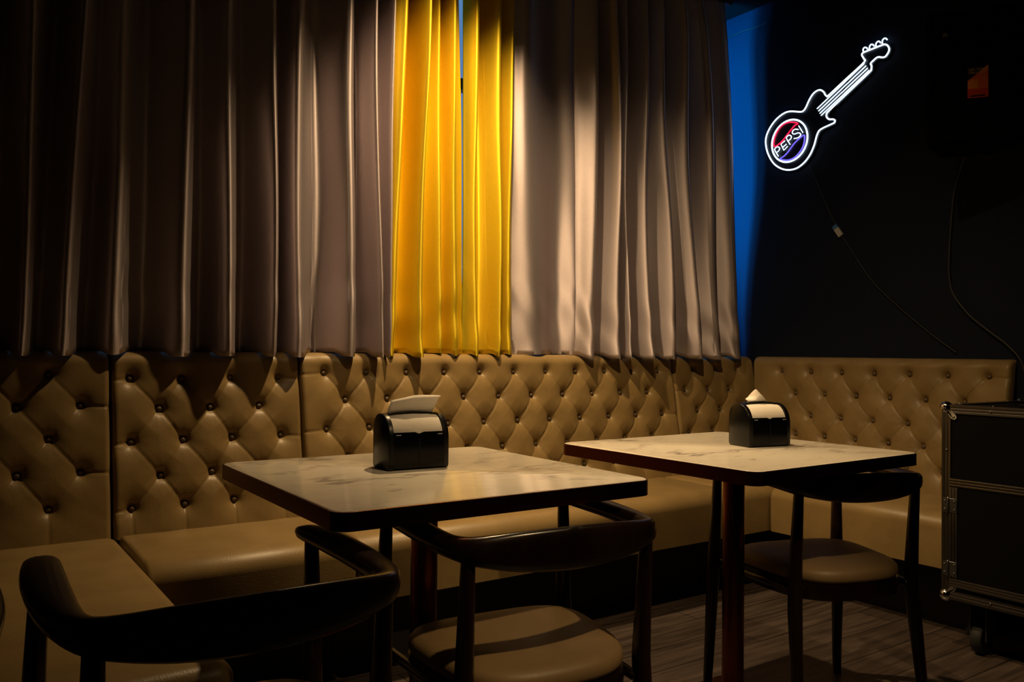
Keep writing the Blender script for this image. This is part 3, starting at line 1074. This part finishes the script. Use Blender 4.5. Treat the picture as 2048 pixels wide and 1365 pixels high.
CH = [(.968, 1.372, -7, 'dark wooden elbow chair with tan seat pushed under the foreground table'),
      (2.092, 1.462, -17, 'dark wooden elbow chair with tan seat at the table near the corner'),
      (.348, 1.275, 0, 'dark elbow chair in the left foreground, its broad top rail nearest the viewer'),
      (-.172, 1.262, 0, 'dark elbow chair at the extreme left edge, only an armrest tip in view')]
first = elbow_chair()
for i, (x, y, a, lab) in enumerate(CH):
    c = first if i == 0 else copy_tree(first)
    c.location = (x, y, 0)
    c.rotation_euler = (0, 0, math.radians(a))
    c['label'] = lab

# ------------------------------------------------------------------ flight case
FX0, FX1, FY0, FY1, FZ0, FZ1 = 2.85, 3.43, .58, 1.478, .185, .846
case = thing('flight_case', 'black flight case with aluminium edges and chrome ball corners at the right edge', 'flight case', (3.14, 1.03, 0))
co = Vector((3.14, 1.03, 0))


def cbox(name, x0, x1, y0, y1, z0, z1, mat, bev=0.0, parent=None, **k):
    return obj(name, box(x0 - co.x, x1 - co.x, y0 - co.y, y1 - co.y, z0, z1, bev, 2), mat, parent or case, **k)


cbox('body', FX0 + .003, FX1 - .003, FY0 + .003, FY1 - .003, FZ0 + .003, FZ1 - .003, M_laminate, smooth=False)
E_ = .030


def angle_trim(p0, p1, d1, d2):
    """L-shaped extrusion along an edge, with two grooves on each flange and rivets"""
    p0, p1, d1, d2 = (Vector(v) for v in (p0, p1, d1, d2))
    o = -(d1 + d2) * .0015
    sec = [(0, 0), (.010, 0), (.012, .0008), (.014, 0), (.020, 0), (.022, .0008), (.024, 0), (E_, 0), (E_, .003), (.003, .003), (.003, E_), (0, E_), (0, .024), (.0008, .022), (0, .020), (0, .014), (.0008, .012), (0, .010)]
    bm = loft([[p - co + o + d1 * a + d2 * b_ for a, b_ in sec] for p in (p0, p1)])
    L = (p1 - p0).length
    k = max(2, int(L / .24) + 1)
    for i in range(k):
        q = p0.lerp(p1, (i + .35) / k) - co + o
        for dd, nn in ((d1, d2), (d2, d1)):
            m_ = Matrix.Translation(q + dd * .017 - nn * .0005)
            bmesh.ops.create_uvsphere(bm, u_segments=8, v_segments=6, radius=.0042, matrix=m_)
    return obj('edge_trim', bm, M_alu, case)


X, Y, Z = Vector((1, 0, 0)), Vector((0, 1, 0)), Vector((0, 0, 1))
for xa, dx in ((FX0, X), (FX1, -X)):
    for za, dz in ((FZ0, Z), (FZ1, -Z)):
        angle_trim((xa, FY0 + .02, za), (xa, FY1 - .02, za), dx, dz)
    for ya, dy in ((FY0, Y), (FY1, -Y)):
        angle_trim((xa, ya, FZ0 + .02), (xa, ya, FZ1 - .02), dx, dy)
for ya, dy in ((FY0, Y), (FY1, -Y)):
    for za, dz in ((FZ0, Z), (FZ1, -Z)):
        angle_trim((FX0 + .02, ya, za), (FX1 - .02, ya, za), dy, dz)
for xa, sx in ((FX0, 1), (FX1, -1)):
    for ya, sy in ((FY0, 1), (FY1, -1)):
        for za, sz in ((FZ0, 1), (FZ1, -1)):
            bm = bmesh.new()
            q = Vector((xa, ya, za)) - co
            bmesh.ops.create_uvsphere(bm, u_segments=20, v_segments=14, radius=.021, matrix=Matrix.Translation(q + Vector((sx, sy, sz)) * .009))
            # three rounded ears with a rivet each
            for a, b_, c_ in ((Vector((sx, 0, 0)), Vector((0, sy, 0)), Vector((0, 0, sz))), (Vector((0, sy, 0)), Vector((0, 0, sz)), Vector((sx, 0, 0))), (Vector((0, 0, sz)), Vector((sx, 0, 0)), Vector((0, sy, 0)))):
                pts = [(.004, .012), (.030, .020), (.046, .032), (.050, .042), (.042, .050), (.032, .046), (.020, .030), (.012, .004)]
                loft([[q - c_ * h_ + a * u + b_ * v for u, v in pts] for h_ in (.0032, .0015)], bm)
                bmesh.ops.create_uvsphere(bm, u_segments=8, v_segments=6, radius=.004, matrix=Matrix.Translation(q - c_ * .0035 + a * .040 + b_ * .040))
            obj('ball_corner', bm, M_chrome, case)
# front door with its grooved aluminium frame
DY1, DY0, DZ0, DZ1 = 1.452, .62, .228, .598
door = cbox('door', FX0 - .004, FX0 + .003, DY0, DY1, DZ0, DZ1, M_laminate, smooth=False)


def bar(y0, y1, z0, z1, along):
    bm = bmesh.new()
    w = .032
    for k in range(3):
        a = .0095 * k + .001
        if along == 'y':
            box(FX0 - .008 - co.x, FX0 - .004 - co.x, y0 - co.y, y1 - co.y, z0 + a, z0 + a + .0085, .0022, 2, bm)
        else:
            box(FX0 - .008 - co.x, FX0 - .004 - co.x, y0 + a - co.y, y0 + a + .0085 - co.y, z0, z1, .0022, 2, bm)
    return obj('door_frame_bar', bm, M_alu, door)


bar(DY0, DY1, DZ1 - .03, DZ1, 'y'); bar(DY0, DY1, DZ0, DZ0 + .03, 'y')
bar(DY1 - .03, DY1, DZ0 + .031, DZ1 - .031, 'z'); bar(DY0, DY0 + .03, DZ0 + .031, DZ1 - .031, 'z')
for z in (.505, .290):
    bm = bmesh.new()
    box(FX0 - .0105 - co.x, FX0 - .0085 - co.x, DY1 - .028 - co.y, DY1 + .018 - co.y, z - .024, z + .024, .0008, 1, bm)
    tube([(FX0 - .012 - co.x, DY1 + .001 - co.y, z - .024), (FX0 - .012 - co.x, DY1 + .001 - co.y, z + .024)], .004, False, 8, bm)
    for dy in (-.020, .012):
        for dz in (-.014, .014):
            bmesh.ops.create_uvsphere(bm, u_segments=8, v_segments=6, radius=.0032, matrix=Matrix.Translation(Vector((FX0 - .011 - co.x, DY1 + dy - co.y, z + dz))))
    obj('hinge', bm, material('hinge_steel', (.22, .22, .22), .4, 1.0), door)
for ya in (FY0 + .09, FY1 - .09):
    for xa in (FX0 + .09, FX1 - .09):
        q = Vector((xa, ya, 0)) - co
        bm = bmesh.new()
        box(q.x - .045, q.x + .045, q.y - .045, q.y + .045, FZ0 - .010, FZ0 - .001, .001, 1, bm)
        for s_ in (-1, 1):
            box(q.x - .03, q.x + .03, q.y + s_ * .026 - .002, q.y + s_ * .026 + .002, .05, FZ0 - .009, .001, 1, bm)
        cst = obj('caster', bm, M_frame, case, smooth=False)
        bm = bmesh.new()
        rings = [[(q.x + r * math.cos(t), q.y + y, .0535 + r * math.sin(t)) for t in [2 * math.pi * k / 24 for k in range(24)]] for r, y in ((.015, -.018), (.048, -.018), (.053, -.012), (.053, .012), (.048, .018), (.015, .018))]
        loft(rings, bm)
        obj('wheel', bm, M_rubber, cst)
tag(obj('trim_glint_strip', box(3.04, 3.36, 1.27, 1.315, FZ1 + .0022, FZ1 + .0042), M_alu, smooth=False), 'thin metal strip added on top of the flight case for the glint of its trim', 'metal strip')  # added strip that stands in for a reflection on the case trim
